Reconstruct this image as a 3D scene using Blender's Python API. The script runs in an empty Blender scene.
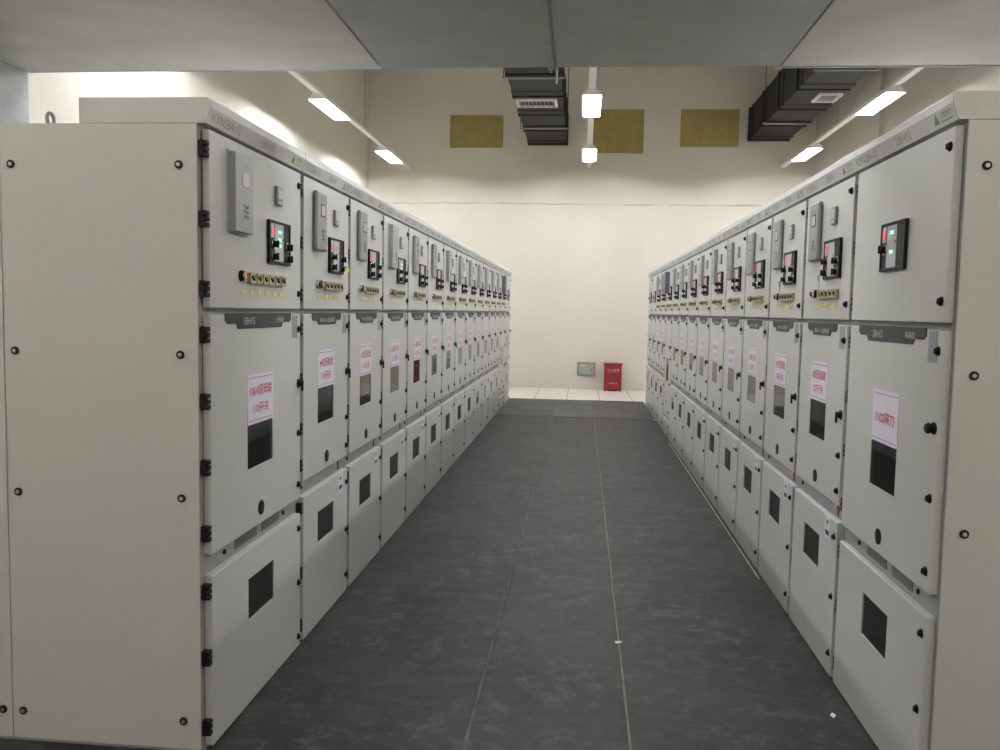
import bpy, bmesh, math, random
from mathutils import Vector, Matrix
random.seed(7)
scene = bpy.context.scene
COL = scene.collection

# ------------------------------------------------------------------ materials
def new_mat(name):
    m = bpy.data.materials.new(name); m.use_nodes = True
    nt = m.node_tree; b = nt.nodes['Principled BSDF']
    return m, nt, b
def L(nt, a, b): nt.links.new(a, b)
def simple(name, col, rough=0.5, metal=0.0, noise=0.0, nscale=40.0, bump=0.0, bscale=600.0, spec=None, emit=None, estr=0.0):
    m, nt, b = new_mat(name)
    b.inputs['Roughness'].default_value = rough
    b.inputs['Metallic'].default_value = metal
    if spec is not None: b.inputs['Specular IOR Level'].default_value = spec
    tc = nt.nodes.new('ShaderNodeTexCoord')
    n = nt.nodes.new('ShaderNodeTexNoise'); n.inputs['Scale'].default_value = nscale; n.inputs['Detail'].default_value = 4
    L(nt, tc.outputs['Object'], n.inputs['Vector'])
    r = nt.nodes.new('ShaderNodeValToRGB')
    r.color_ramp.elements[0].position = 0.3; r.color_ramp.elements[1].position = 0.7
    r.color_ramp.elements[0].color = tuple(c*(1-noise) for c in col) + (1,)
    r.color_ramp.elements[1].color = tuple(min(1, c*(1+noise)) for c in col) + (1,)
    L(nt, n.outputs['Fac'], r.inputs['Fac']); L(nt, r.outputs['Color'], b.inputs['Base Color'])
    if bump > 0:
        n2 = nt.nodes.new('ShaderNodeTexNoise'); n2.inputs['Scale'].default_value = bscale; n2.inputs['Detail'].default_value = 2
        L(nt, tc.outputs['Object'], n2.inputs['Vector'])
        bp = nt.nodes.new('ShaderNodeBump'); bp.inputs['Strength'].default_value = bump; bp.inputs['Distance'].default_value = 0.001
        L(nt, n2.outputs['Fac'], bp.inputs['Height']); L(nt, bp.outputs['Normal'], b.inputs['Normal'])
    if emit:
        b.inputs['Emission Color'].default_value = emit + (1,); b.inputs['Emission Strength'].default_value = estr
    return m

M = {}
M['door'] = simple('door_paint', (0.515, 0.520, 0.490), 0.42, noise=0.04, nscale=180, bump=0.3, bscale=420)
M['side'] = simple('side_panel_paint', (0.50, 0.485, 0.44), 0.45, noise=0.07, nscale=220, bump=0.35, bscale=400)
M['frame'] = simple('frame_paint', (0.30, 0.31, 0.30), 0.5, noise=0.04)
M['header'] = simple('header_paint', (0.66, 0.65, 0.65), 0.45, noise=0.02, nscale=30, bump=0.15)
M['black'] = simple('black_plastic', (0.006, 0.006, 0.007), 0.5, noise=0.1, spec=0.25)
M['plate'] = simple('name_plate_charcoal', (0.033, 0.037, 0.037), 0.5, noise=0.05, spec=0.3)
M['white_ink'] = simple('white_ink', (0.40, 0.42, 0.42), 0.6)
M['bright_ink'] = simple('bright_white_ink', (0.62, 0.55, 0.55), 0.6)
M['mauve_ink'] = simple('mauve_ink', (0.36, 0.14, 0.20), 0.6)
M['seam'] = simple('dusty_seam', (0.17, 0.145, 0.10), 0.8, noise=0.35, nscale=9)
M['seam_dark'] = simple('faint_dusty_seam', (0.070, 0.067, 0.060), 0.8, noise=0.45, nscale=5)
M['green_ink'] = simple('olive_green_ink', (0.33, 0.36, 0.20), 0.6)
M['logo_ink'] = simple('green_logo_ink', (0.22, 0.33, 0.07), 0.6)
M['red_ink'] = simple('red_ink', (0.46, 0.035, 0.05), 0.6)
M['paper'] = simple('lilac_white_paper', (0.70, 0.65, 0.74), 0.6, noise=0.02)
M['sticker'] = simple('grey_sticker', (0.27, 0.27, 0.29), 0.5, noise=0.12, nscale=80)
M['relay_grey'] = simple('relay_dark_grey', (0.27, 0.275, 0.275), 0.5, noise=0.03)
M['relay_alu'] = simple('relay_light_aluminium', (0.36, 0.37, 0.38), 0.45, metal=0.2, noise=0.03)
M['relay_dark'] = simple('relay_slate', (0.12, 0.135, 0.15), 0.5, noise=0.03)
M['screen'] = simple('relay_screen', (0.62, 0.58, 0.48), 0.25)
M['steel'] = simple('brushed_steel', (0.45, 0.45, 0.44), 0.35, metal=0.8, noise=0.05)
M['silver'] = simple('mimic_silver', (0.42, 0.42, 0.45), 0.45, noise=0.08, nscale=90)
M['brass'] = simple('brass_link_plates', (0.40, 0.36, 0.21), 0.45, metal=0.25, noise=0.15, nscale=90)
M['ivory'] = simple('ivory_plastic', (0.55, 0.52, 0.38), 0.5)
M['yellow'] = simple('yellow_tag', (0.70, 0.63, 0.25), 0.5, noise=0.05)
M['orange'] = simple('orange_button', (0.75, 0.22, 0.06), 0.35)
M['red_plastic'] = simple('red_marker', (0.45, 0.06, 0.04), 0.45)
M['red_led'] = simple('red_display', (0.55, 0.06, 0.07), 0.4, emit=(1, 0.2, 0.22), estr=0.22)
M['green_led'] = simple('green_indicator', (0.1, 0.6, 0.2), 0.4, emit=(0.35, 1, 0.5), estr=0.9)
M['pink_led'] = simple('red_indicator', (0.6, 0.1, 0.1), 0.4, emit=(1, 0.35, 0.36), estr=0.25)
M['chrome'] = simple('chrome', (0.65, 0.65, 0.63), 0.25, metal=1.0)
M['bridge_mid'] = simple('bridge_blue_grey_sheet', (0.56, 0.57, 0.54), 0.45, noise=0.05, nscale=6, bump=0.1)
M['bridge_out'] = simple('bridge_light_grey_sheet', (0.80, 0.77, 0.70), 0.45, noise=0.06, nscale=5, bump=0.1)
M['bridge_col'] = simple('bridge_galvanised_column', (0.46, 0.47, 0.47), 0.45, metal=0.1, noise=0.1, nscale=14)
M['bridge_edge'] = simple('bridge_flange_metal', (0.42, 0.44, 0.42), 0.4, metal=0.3)
M['duct'] = simple('black_duct_wrap', (0.021, 0.0215, 0.024), 0.6, noise=0.2, nscale=5, spec=0.25)
M['duct_rib'] = simple('black_duct_rib', (0.010, 0.010, 0.011), 0.55, spec=0.25)
M['galv'] = simple('galvanised_steel', (0.33, 0.33, 0.33), 0.45, metal=0.4)
M['white_metal'] = simple('white_enamel', (0.78, 0.78, 0.76), 0.45)
M['tube'] = simple('fluorescent_tube', (0.9, 0.9, 0.9), 0.5, emit=(0.96, 0.98, 1.0), estr=150.0)
M['olive'] = simple('olive_board', (0.345, 0.275, 0.085), 0.6, noise=0.10, nscale=6)
M['fire_red'] = simple('fire_box_red', (0.24, 0.016, 0.022), 0.45, noise=0.05)
M['box_grey'] = simple('wall_box_grey', (0.40, 0.40, 0.36), 0.5, noise=0.08)
M['box_frame'] = simple('wall_box_frame', (0.22, 0.22, 0.20), 0.5, noise=0.08)
M['meter_white'] = simple('meter_light_grey', (0.52, 0.52, 0.52), 0.4)
M['tape'] = simple('yellow_floor_tape', (0.42, 0.39, 0.26), 0.6, noise=0.25, nscale=8)
M['gap_plate'] = simple('grey_gap_plate', (0.13, 0.135, 0.13), 0.5, noise=0.1)
M['ceiling'] = simple('ceiling_paint', (0.80, 0.77, 0.72), 0.8, noise=0.02)
M['interior'] = simple('compartment_grey', (0.32, 0.33, 0.31), 0.6, noise=0.05)

def glass(name, tint, reflect_mix, ior=1.5):
    m, nt, b = new_mat(name)
    out = nt.nodes['Material Output']
    tr = nt.nodes.new('ShaderNodeBsdfTransparent'); tr.inputs['Color'].default_value = tint + (1,)
    df = nt.nodes.new('ShaderNodeBsdfDiffuse'); df.inputs['Color'].default_value = (0.055, 0.06, 0.053, 1)   # flat grey put in for the aisle's reflection
    m0 = nt.nodes.new('ShaderNodeMixShader'); m0.inputs[0].default_value = reflect_mix
    L(nt, tr.outputs[0], m0.inputs[1]); L(nt, df.outputs[0], m0.inputs[2])
    gl = nt.nodes.new('ShaderNodeBsdfGlossy'); gl.inputs['Roughness'].default_value = 0.04
    gl.inputs['Color'].default_value = (0.9, 0.9, 0.9, 1)
    fr = nt.nodes.new('ShaderNodeFresnel'); fr.inputs['IOR'].default_value = ior
    mx = nt.nodes.new('ShaderNodeMixShader')
    L(nt, fr.outputs[0], mx.inputs[0]); L(nt, m0.outputs[0], mx.inputs[1]); L(nt, gl.outputs[0], mx.inputs[2])
    L(nt, mx.outputs[0], out.inputs['Surface']); nt.nodes.remove(b)
    return m
M['glass'] = glass('smoked_glass', (0.62, 0.65, 0.60), 0.22)
M['dark_glass'] = glass('dark_smoked_glass', (0.35, 0.37, 0.34), 0.4)

def floor_mat():
    m, nt, b = new_mat('white_floor_tiles')
    tc = nt.nodes.new('ShaderNodeTexCoord')
    mp = nt.nodes.new('ShaderNodeMapping'); mp.inputs['Location'].default_value = (0.246, 0.1, 0)
    L(nt, tc.outputs['Object'], mp.inputs['Vector'])
    br = nt.nodes.new('ShaderNodeTexBrick'); br.offset = 0.0; br.squash = 1.0
    br.inputs['Scale'].default_value = 1.0; br.inputs['Brick Width'].default_value = 0.6; br.inputs['Row Height'].default_value = 0.6
    br.inputs['Mortar Size'].default_value = 0.007
    br.inputs['Color1'].default_value = (0.74, 0.70, 0.63, 1); br.inputs['Color2'].default_value = (0.70, 0.66, 0.60, 1)
    br.inputs['Mortar'].default_value = (0.12, 0.11, 0.10, 1)
    L(nt, mp.outputs[0], br.inputs['Vector']); L(nt, br.outputs['Color'], b.inputs['Base Color'])
    b.inputs['Roughness'].default_value = 0.35
    return m
M['floor'] = floor_mat()

def mat_rubber(name, k=1.0):
    m, nt, b = new_mat(name)
    b.inputs['Specular IOR Level'].default_value = 0.22
    tc = nt.nodes.new('ShaderNodeTexCoord')
    n1 = nt.nodes.new('ShaderNodeTexNoise'); n1.inputs['Scale'].default_value = 1.6; n1.inputs['Detail'].default_value = 6; n1.inputs['Roughness'].default_value = 0.6
    n2 = nt.nodes.new('ShaderNodeTexNoise'); n2.inputs['Scale'].default_value = 9; n2.inputs['Detail'].default_value = 9; n2.inputs['Distortion'].default_value = 0.5; n2.inputs['Roughness'].default_value = 0.65
    mp = nt.nodes.new('ShaderNodeMapping'); mp.inputs['Scale'].default_value = (1.0, 1.15, 1)
    n3 = nt.nodes.new('ShaderNodeTexNoise'); n3.inputs['Scale'].default_value = 8.0; n3.inputs['Detail'].default_value = 12; n3.inputs['Roughness'].default_value = 0.78; n3.inputs['Distortion'].default_value = 0.3
    n4 = nt.nodes.new('ShaderNodeTexNoise'); n4.inputs['Scale'].default_value = 160; n4.inputs['Detail'].default_value = 3
    for n in (n1, n2, n4): L(nt, tc.outputs['Object'], n.inputs['Vector'])
    L(nt, tc.outputs['Object'], mp.inputs[0]); L(nt, mp.outputs[0], n3.inputs['Vector'])
    r1 = nt.nodes.new('ShaderNodeValToRGB')
    e = r1.color_ramp.elements
    e[0].position = 0.30; e[0].color = (0.010*k, 0.0103*k, 0.0103*k, 1); e[1].position = 0.72; e[1].color = (0.032*k, 0.0325*k, 0.0322*k, 1)
    L(nt, n1.outputs['Fac'], r1.inputs['Fac'])
    r2 = nt.nodes.new('ShaderNodeValToRGB'); e = r2.color_ramp.elements       # scuffs of dust
    e[0].position = 0.50; e[0].color = (0, 0, 0, 1); e[1].position = 0.66; e[1].color = (0.45, 0.45, 0.45, 1)
    L(nt, n3.outputs['Fac'], r2.inputs['Fac'])
    mx = nt.nodes.new('ShaderNodeMixRGB'); mx.inputs['Color2'].default_value = (0.17, 0.167, 0.157, 1)
    n5 = nt.nodes.new('ShaderNodeTexNoise'); n5.inputs['Scale'].default_value = 1.3; n5.inputs['Detail'].default_value = 5; L(nt, tc.outputs['Object'], n5.inputs['Vector'])
    r5 = nt.nodes.new('ShaderNodeMapRange'); r5.inputs['From Min'].default_value = 0.40; r5.inputs['From Max'].default_value = 0.66; r5.inputs['To Min'].default_value = 0.4; r5.inputs['To Max'].default_value = 1.0
    L(nt, n5.outputs['Fac'], r5.inputs['Value'])
    m5 = nt.nodes.new('ShaderNodeMath'); m5.operation = 'MULTIPLY'; L(nt, r2.outputs['Color'], m5.inputs[0]); L(nt, r5.outputs[0], m5.inputs[1])
    L(nt, m5.outputs[0], mx.inputs['Fac']); L(nt, r1.outputs['Color'], mx.inputs['Color1'])
    r3 = nt.nodes.new('ShaderNodeValToRGB'); e = r3.color_ramp.elements       # dark wet-look marks
    e[0].position = 0.36; e[0].color = (0.55, 0.55, 0.55, 1); e[1].position = 0.47; e[1].color = (1, 1, 1, 1)
    L(nt, n2.outputs['Fac'], r3.inputs['Fac'])
    mu = nt.nodes.new('ShaderNodeMixRGB'); mu.blend_type = 'MULTIPLY'; mu.inputs['Fac'].default_value = 0.7
    L(nt, mx.outputs[0], mu.inputs['Color1']); L(nt, r3.outputs['Color'], mu.inputs['Color2'])
    L(nt, mu.outputs[0], b.inputs['Base Color'])
    rr = nt.nodes.new('ShaderNodeMapRange'); rr.inputs['To Min'].default_value = 0.46; rr.inputs['To Max'].default_value = 0.66
    L(nt, n2.outputs['Fac'], rr.inputs['Value']); L(nt, rr.outputs[0], b.inputs['Roughness'])
    ad = nt.nodes.new('ShaderNodeMath'); ad.operation = 'MULTIPLY_ADD'; ad.inputs[1].default_value = 0.25
    L(nt, n4.outputs['Fac'], ad.inputs[0]); L(nt, n1.outputs['Fac'], ad.inputs[2])
    bp = nt.nodes.new('ShaderNodeBump'); bp.inputs['Strength'].default_value = 0.25; bp.inputs['Distance'].default_value = 0.01
    L(nt, ad.outputs[0], bp.inputs['Height']); L(nt, bp.outputs['Normal'], b.inputs['Normal'])
    return m
M['rubber'] = mat_rubber('dark_rubber_mat'); M['rubber_far'] = mat_rubber('sheen_lightened_mat', 2.6); M['rubber_far2'] = mat_rubber('paler_sheen_lightened_mat', 3.6)  # far mats: base colour lightened to stand in for grazing sheen

def wall_mat(crack):
    m, nt, b = new_mat('cream_wall_paint' + ('_cracked' if crack else ''))
    b.inputs['Roughness'].default_value = 0.75
    tc = nt.nodes.new('ShaderNodeTexCoord')
    n = nt.nodes.new('ShaderNodeTexNoise'); n.inputs['Scale'].default_value = 1.1; n.inputs['Detail'].default_value = 6
    L(nt, tc.outputs['Object'], n.inputs['Vector'])
    r = nt.nodes.new('ShaderNodeValToRGB'); e = r.color_ramp.elements
    e[0].position = 0.3; e[0].color = (0.665, 0.62, 0.545, 1); e[1].position = 0.7; e[1].color = (0.70, 0.655, 0.58, 1)
    L(nt, n.outputs['Fac'], r.inputs['Fac'])
    col = r.outputs['Color']
    if crack:
        sep = nt.nodes.new('ShaderNodeSeparateXYZ'); L(nt, tc.outputs['Object'], sep.inputs[0])
        # wobbling crack line at z = 3.82
        n2 = nt.nodes.new('ShaderNodeTexNoise'); n2.inputs['Scale'].default_value = 3.0; n2.inputs['Detail'].default_value = 8
        L(nt, tc.outputs['Object'], n2.inputs['Vector'])
        a = nt.nodes.new('ShaderNodeMath'); a.operation = 'MULTIPLY_ADD'; a.inputs[1].default_value = 0.07; 
        L(nt, n2.outputs['Fac'], a.inputs[0]); L(nt, sep.outputs['Z'], a.inputs[2])
        s = nt.nodes.new('ShaderNodeMath'); s.operation = 'SUBTRACT'; s.inputs[1].default_value = 3.855; L(nt, a.outputs[0], s.inputs[0])
        ab = nt.nodes.new('ShaderNodeMath'); ab.operation = 'ABSOLUTE'; L(nt, s.outputs[0], ab.inputs[0])
        n3 = nt.nodes.new('ShaderNodeTexNoise'); n3.inputs['Scale'].default_value = 1.7; n3.inputs['Detail'].default_value = 5
        mp = nt.nodes.new('ShaderNodeMapping'); mp.inputs['Location'].default_value = (3.1, 0, 0); mp.inputs['Scale'].default_value = (1, 1, 0.05)
        L(nt, tc.outputs['Object'], mp.inputs[0]); L(nt, mp.outputs[0], n3.inputs['Vector'])
        wd = nt.nodes.new('ShaderNodeMapRange'); wd.inputs['From Min'].default_value = 0.40; wd.inputs['From Max'].default_value = 0.72
        wd.inputs['To Min'].default_value = 0.005; wd.inputs['To Max'].default_value = 0.026
        L(nt, n3.outputs['Fac'], wd.inputs['Value'])
        lt = nt.nodes.new('ShaderNodeMath'); lt.operation = 'LESS_THAN'; L(nt, ab.outputs[0], lt.inputs[0]); L(nt, wd.outputs[0], lt.inputs[1])
        fm = nt.nodes.new('ShaderNodeMath'); fm.operation = 'MULTIPLY'; fm.inputs[1].default_value = 0.55; L(nt, lt.outputs[0], fm.inputs[0])
        mx = nt.nodes.new('ShaderNodeMixRGB'); mx.inputs['Color2'].default_value = (0.28, 0.25, 0.21, 1)
        L(nt, fm.outputs[0], mx.inputs['Fac']); L(nt, col, mx.inputs['Color1'])
        col = mx.outputs[0]
    L(nt, col, b.inputs['Base Color'])
    return m
M['wall'] = wall_mat(False); M['wall_back'] = wall_mat(True)

# ------------------------------------------------------------------ mesh helpers
class MB:
    def __init__(s): s.bm = bmesh.new()
    def box(s, x0, x1, y0, y1, z0, z1, bev=0.0, seg=2):
        bm = s.bm
        v = [bm.verts.new((x, y, z)) for x in (x0, x1) for y in (y0, y1) for z in (z0, z1)]
        fs = [bm.faces.new([v[i] for i in q]) for q in ((0,1,3,2),(4,6,7,5),(0,4,5,1),(2,3,7,6),(0,2,6,4),(1,5,7,3))]
        if bev > 0:
            ed = list({e for f in fs for e in f.edges})
            bmesh.ops.bevel(bm, geom=ed, offset=bev, segments=seg, profile=0.5, affect='EDGES')
        return s
    def cyl(s, c, r, h, axis='Y', n=20, r2=None, cap=True):
        """cylinder from c along +axis for length h"""
        bm = s.bm; r2 = r if r2 is None else r2
        def P(a, rr, t):
            ca, sa = math.cos(a)*rr, math.sin(a)*rr
            d = {'X': (t, ca, sa), 'Y': (ca, t, sa), 'Z': (ca, sa, t)}[axis]
            return bm.verts.new((c[0]+d[0], c[1]+d[1], c[2]+d[2]))
        A = [P(2*math.pi*i/n, r, 0) for i in range(n)]; B = [P(2*math.pi*i/n, r2, h) for i in range(n)]
        for i in range(n):
            f = bm.faces.new((A[i], A[(i+1) % n], B[(i+1) % n], B[i])); f.smooth = True
        if cap: bm.faces.new(A[::-1]); bm.faces.new(B)
        return s
    def ellcyl(s, c, rx, rz, h, n=24):
        bm = s.bm
        A = [bm.verts.new((c[0]+rx*math.cos(2*math.pi*i/n), c[1], c[2]+rz*math.sin(2*math.pi*i/n))) for i in range(n)]
        B = [bm.verts.new((v.co.x, c[1]+h, v.co.z)) for v in A]
        for i in range(n):
            f = bm.faces.new((A[i], A[(i+1) % n], B[(i+1) % n], B[i])); f.smooth = True
        bm.faces.new(A[::-1]); bm.faces.new(B); return s
    def prism_x(s, prof, x0, x1):
        """profile of (y,z) points extruded along x"""
        bm = s.bm
        A = [bm.verts.new((x0, y, z)) for y, z in prof]; B = [bm.verts.new((x1, y, z)) for y, z in prof]
        n = len(prof)
        for i in range(n): bm.faces.new((A[i], A[(i+1) % n], B[(i+1) % n], B[i]))
        bm.faces.new(A[::-1]); bm.faces.new(B); return s
    def prism_y(s, prof, y0, y1):
        bm = s.bm
        A = [bm.verts.new((x, y0, z)) for x, z in prof]; B = [bm.verts.new((x, y1, z)) for x, z in prof]
        n = len(prof)
        for i in range(n): bm.faces.new((A[i], A[(i+1) % n], B[(i+1) % n], B[i]))
        bm.faces.new(A[::-1]); bm.faces.new(B); return s
    def ring(s, o, h, yf, yb, bev=0.004):
        """door leaf o=(x0,x1,z0,z1) with rectangular hole h"""
        bm = s.bm
        def q(r, y): return [bm.verts.new(p) for p in ((r[0], y, r[2]), (r[1], y, r[2]), (r[1], y, r[3]), (r[0], y, r[3]))]
        of, hf, ob, hb = q(o, yf), q(h, yf), q(o, yb), q(h, yb)
        outer = []
        for i in range(4):
            j = (i+1) % 4
            bm.faces.new((of[i], of[j], hf[j], hf[i])); bm.faces.new((ob[j], ob[i], hb[i], hb[j]))
            bm.faces.new((of[j], of[i], ob[i], ob[j])); bm.faces.new((hf[i], hf[j], hb[j], hb[i]))
        bm.edges.ensure_lookup_table()
        ed = [bm.edges.get((of[i], of[(i+1) % 4])) for i in range(4)] + [bm.edges.get((of[i], ob[i])) for i in range(4)]
        bmesh.ops.bevel(bm, geom=ed, offset=bev, segments=3, profile=0.5, affect='EDGES')
        return s
    def tube(s, pts, r, n=8):
        bm = s.bm; rings = []
        for k, p in enumerate(pts):
            p = Vector(p)
            d = (Vector(pts[min(k+1, len(pts)-1)]) - Vector(pts[max(k-1, 0)])).normalized()
            a = d.orthogonal().normalized() if k == 0 else (rings_a - d*rings_a.dot(d)).normalized()
            rings_a = a; b2 = d.cross(a)
            rings.append([bm.verts.new(p + a*r*math.cos(2*math.pi*i/n) + b2*r*math.sin(2*math.pi*i/n)) for i in range(n)])
        for A, B in zip(rings, rings[1:]):
            for i in range(n):
                f = bm.faces.new((A[i], A[(i+1) % n], B[(i+1) % n], B[i])); f.smooth = True
        bm.faces.new(rings[0][::-1]); bm.faces.new(rings[-1]); return s
    def mesh(s, name, mat):
        bmesh.ops.recalc_face_normals(s.bm, faces=s.bm.faces)
        me = bpy.data.meshes.new(name); s.bm.to_mesh(me); s.bm.free(); me.materials.append(M[mat]); return me

def link(name, me, parent=None, loc=(0, 0, 0), label=None):
    o = bpy.data.objects.new(name, me); COL.objects.link(o); o.location = loc
    if parent: o.parent = parent
    if label: o['label'] = label
    return o
def empty(name, loc, rz, label, cat, group=None):
    o = bpy.data.objects.new(name, None); COL.objects.link(o); o.empty_display_size = 0.2
    o.location = loc; o.rotation_euler = (0, 0, rz); tag(o, label, cat, group); return o
def tag(o, label, cat, group=None):
    o['label'] = label; o['category'] = cat
    if group: o['group'] = group
    return o
def struct(name, mb, mat):
    o = link(name, mb.mesh(name, mat)); o['kind'] = 'structure'; return o

CACHE = {}
def cached(key, fn, mat):
    """mesh shared by every copy of a part"""
    k = (key, mat)
    if k not in CACHE: CACHE[k] = fn().mesh(str(key), mat)
    return CACHE[k]

def text_mesh(body, w, h, mat):
    """lettering fitted into w x h, lying in local x-z, facing -y, centred"""
    k = ('text', body, round(w, 4), round(h, 4), mat)
    if k in CACHE: return CACHE[k]
    cu = bpy.data.curves.new('lettering', 'FONT'); cu.body = body; cu.size = 1.0; cu.space_character = 0.92; cu.resolution_u = 3; cu.offset = 0.010 if 'red' in mat else 0.004
    o = bpy.data.objects.new('lettering', cu); COL.objects.link(o)
    bpy.context.view_layer.update()
    dg = bpy.context.evaluated_depsgraph_get()
    me = bpy.data.meshes.new_from_object(o.evaluated_get(dg))
    bpy.data.objects.remove(o); bpy.data.curves.remove(cu)
    xs = [v.co.x for v in me.vertices]; ys = [v.co.y for v in me.vertices]
    x0, x1, y0, y1 = min(xs), max(xs), min(ys), max(ys)
    for v in me.vertices:
        x = (v.co.x-(x0+x1)/2)/(x1-x0)*w; z = (v.co.y-(y0+y1)/2)/(y1-y0)*h
        v.co = (x, 0, z)
    me.materials.clear(); me.materials.append(M[mat]); me.name = 'lettering'
    CACHE[k] = me; return me

# ------------------------------------------------------------------ the room
XL, XR, YB, YF, ZC = -4.57, 4.54, 17.80, -5.0, 6.9
struct('floor', MB().box(XL-0.2, XR+0.2, YF-0.2, YB+0.2, -0.2, 0.0), 'floor')
struct('ceiling', MB().box(XL-0.2, XR+0.2, YF-0.2, YB+0.2, ZC, ZC+0.2), 'ceiling')
struct('wall_left', MB().box(XL-0.2, XL, YF, YB, 0, ZC), 'wall')
struct('wall_right', MB().box(XR, XR+0.2, YF, YB, 0, ZC).box(XR-0.06, XR, 13.9, 14.5, 0, ZC), 'wall')
struct('wall_back', MB().box(XL-0.2, XR+0.2, YB, YB+0.2, 0, ZC), 'wall_back')
struct('wall_front', MB().box(XL-0.2, XR+0.2, YF-0.2, YF, 0, ZC), 'wall')

# ------------------------------------------------------------------ rubber matting
def mat_strip(x0, x1, y0, y1, mat, label, seed):
    mb = MB().box(x0, x1, y0, y1, 0.0, 0.006, 0.002, 1)
    o = link('rubber_mat', mb.mesh('rubber_mat', mat)); tag(o, label, 'mat', 'rubber mats in the aisle'); return o
mat_strip(-1.312, -0.397, -0.6, 12.86, 'rubber', 'long dark rubber mat strip along the left row of cabinets', 1)
mat_strip(-0.383, 0.2145, -0.6, 12.86, 'rubber', 'long dark rubber mat strip in the middle of the aisle', 2)
mat_strip(0.2245, 1.152, -0.6, 12.86, 'rubber', 'long dark rubber mat strip along the right row of cabinets', 3)
mat_strip(-1.312, -0.4181, 13.03, 15.5, 'rubber_far', 'short mat, lightened for sheen, at the far end of the aisle beside the left cabinets', 4)
mat_strip(-0.4176, 0.2078, 13.03, 15.52, 'rubber_far2', 'short paler mat, lightened for sheen, in the middle at the far end of the aisle', 5)
mat_strip(0.2083, 1.14, 13.03, 15.55, 'rubber_far', 'short mat, lightened for sheen, at the far end of the aisle beside the right cabinets', 6)
o = link('cross_strip', MB().box(-1.285, 1.11, 12.865, 13.025, 0.0, 0.008, 0.003, 1).mesh('cross_strip', 'black'))  # plain black strip filling the gap between the mats
tag(o, 'narrow black strip across the aisle between long and short mats', 'strip')
for x0, x1, mt, lab in ((0.2150, 0.2240, 'seam', 'tan line of dust in the seam between the middle and right mats'), (-0.396, -0.384, 'seam_dark', 'faint line of dust in the seam between the left and middle mats')):
    o = link('seam_strip', MB().box(x0, x1, -0.6, 12.86, 0.0, 0.0063).mesh('seam_strip', mt)); tag(o, lab, 'seam strip')
mat_strip(-4.3, -1.3135, 0.2, 2.822, 'rubber', 'dark rubber mat in front of the left row end, at the lower left corner', 7)
mat_strip(1.1535, 4.3, 0.2, 2.775, 'rubber', 'dark rubber mat in front of the right row end, under the bolted side', 8)
o = link('floor_tape', MB().box(1.110, 1.118, 5.2, 10.6, 0.0061, 0.0075).mesh('floor_tape', 'tape'))
tag(o, 'thin yellowish strip on the floor along the foot of the right cabinets', 'floor strip')
for (x, y, r, lab) in ((0.216, 4.06, 0.4, 'tiny crumpled white scrap lying on the mat near the seam'), (1.045, 3.42, 1.1, 'tiny white scrap on the mat by the right row of cabinets')):
    mb = MB()
    pts = [(-0.018, -0.008, 0.001), (0.0, -0.012, 0.007), (0.017, -0.006, 0.002), (0.02, 0.007, 0.006), (0.002, 0.011, 0.001), (-0.016, 0.008, 0.008)]
    top = [mb.bm.verts.new(p) for p in pts]; bot = [mb.bm.verts.new((p[0]*0.95, p[1]*0.95, p[2]-0.001)) for p in pts]
    mb.bm.faces.new(top); mb.bm.faces.new(bot[::-1])
    for i in range(6): mb.bm.faces.new((top[i], bot[i], bot[(i+1) % 6], top[(i+1) % 6]))
    o = link('paper_scrap', mb.mesh('paper_scrap', 'white_metal'), None, (x, y, 0.0062)); o.rotation_euler.z = r
    tag(o, lab, 'litter', 'paper scraps on the mats')

# ------------------------------------------------------------------ switchgear cabinets
YD = -0.029            # front face of the doors (local y); frame plane is y = 0; u runs left to right seen from the aisle
DEPTH = 1.5
def body_mesh(W, zs):
    mb = MB()
    mb.box(0, W, 0.32, DEPTH, 0, 2.22)                      # rear compartments
    mb.box(0, 0.028, 0, 0.32, 0, 2.22); mb.box(W-0.028, W, 0, 0.32, 0, 2.22)
    for z0, z1 in zs: mb.box(0.028, W-0.028, 0.0, 0.32, z0, z1)
    return mb
def hinge_mesh():
    mb = MB(); mb.box(0.004, 0.0295, -0.017, -0.0005, -0.028, 0.028, 0.002, 1)
    for k in range(3): mb.box(0.004, 0.0295, -0.031, -0.0165, -0.028+0.0205*k, -0.028+0.0205*k+0.015, 0.002, 1)
    mb.cyl((0.012, -0.010, -0.030), 0.006, 0.060, 'Z', 10)
    return mb
def hinge_inner():
    mb = MB()
    for k in range(3): mb.box(0.004, 0.029, YD+0.001, -0.001, -0.028+0.0205*k, -0.028+0.0205*k+0.015, 0.002, 1)
    mb.box(0.008, 0.024, YD+0.004, -0.001, -0.028, 0.028); return mb
def lock_mesh():
    mb = MB(); mb.cyl((0, YD, 0), 0.0155, -0.004, 'Y', 18); mb.cyl((0, YD-0.004, 0), 0.0125, -0.008, 'Y', 18, 0.010)
    mb.box(-0.0022, 0.0022, YD-0.015, YD-0.011, -0.007, 0.007); return mb
def handle_mesh():
    mb = MB(); mb.cyl((0, YD, 0), 0.021, -0.005, 'Y', 20); mb.cyl((0, YD-0.005, 0), 0.015, -0.013, 'Y', 18, 0.013)
    mb.box(-0.009, 0.009, YD-0.025, YD-0.016, -0.036, 0.014, 0.004, 2); return mb
def turn_knob_mesh():
    mb = MB(); mb.cyl((0, YD, 0), 0.020, -0.006, 'Y', 20); mb.cyl((0, YD-0.006, 0), 0.014, -0.014, 'Y', 18, 0.017); mb.cyl((0, YD-0.020, 0), 0.019, -0.008, 'Y', 18, 0.014); return mb
def keyhole_mesh():
    mb = MB(); mb.ellcyl((0, YD-0.004, 0), 0.029, 0.030, 0.004); return mb
def keyhole_core():
    mb = MB(); mb.ellcyl((0, YD-0.0055, 0), 0.012, 0.015, 0.0015, 16); return mb
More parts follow.
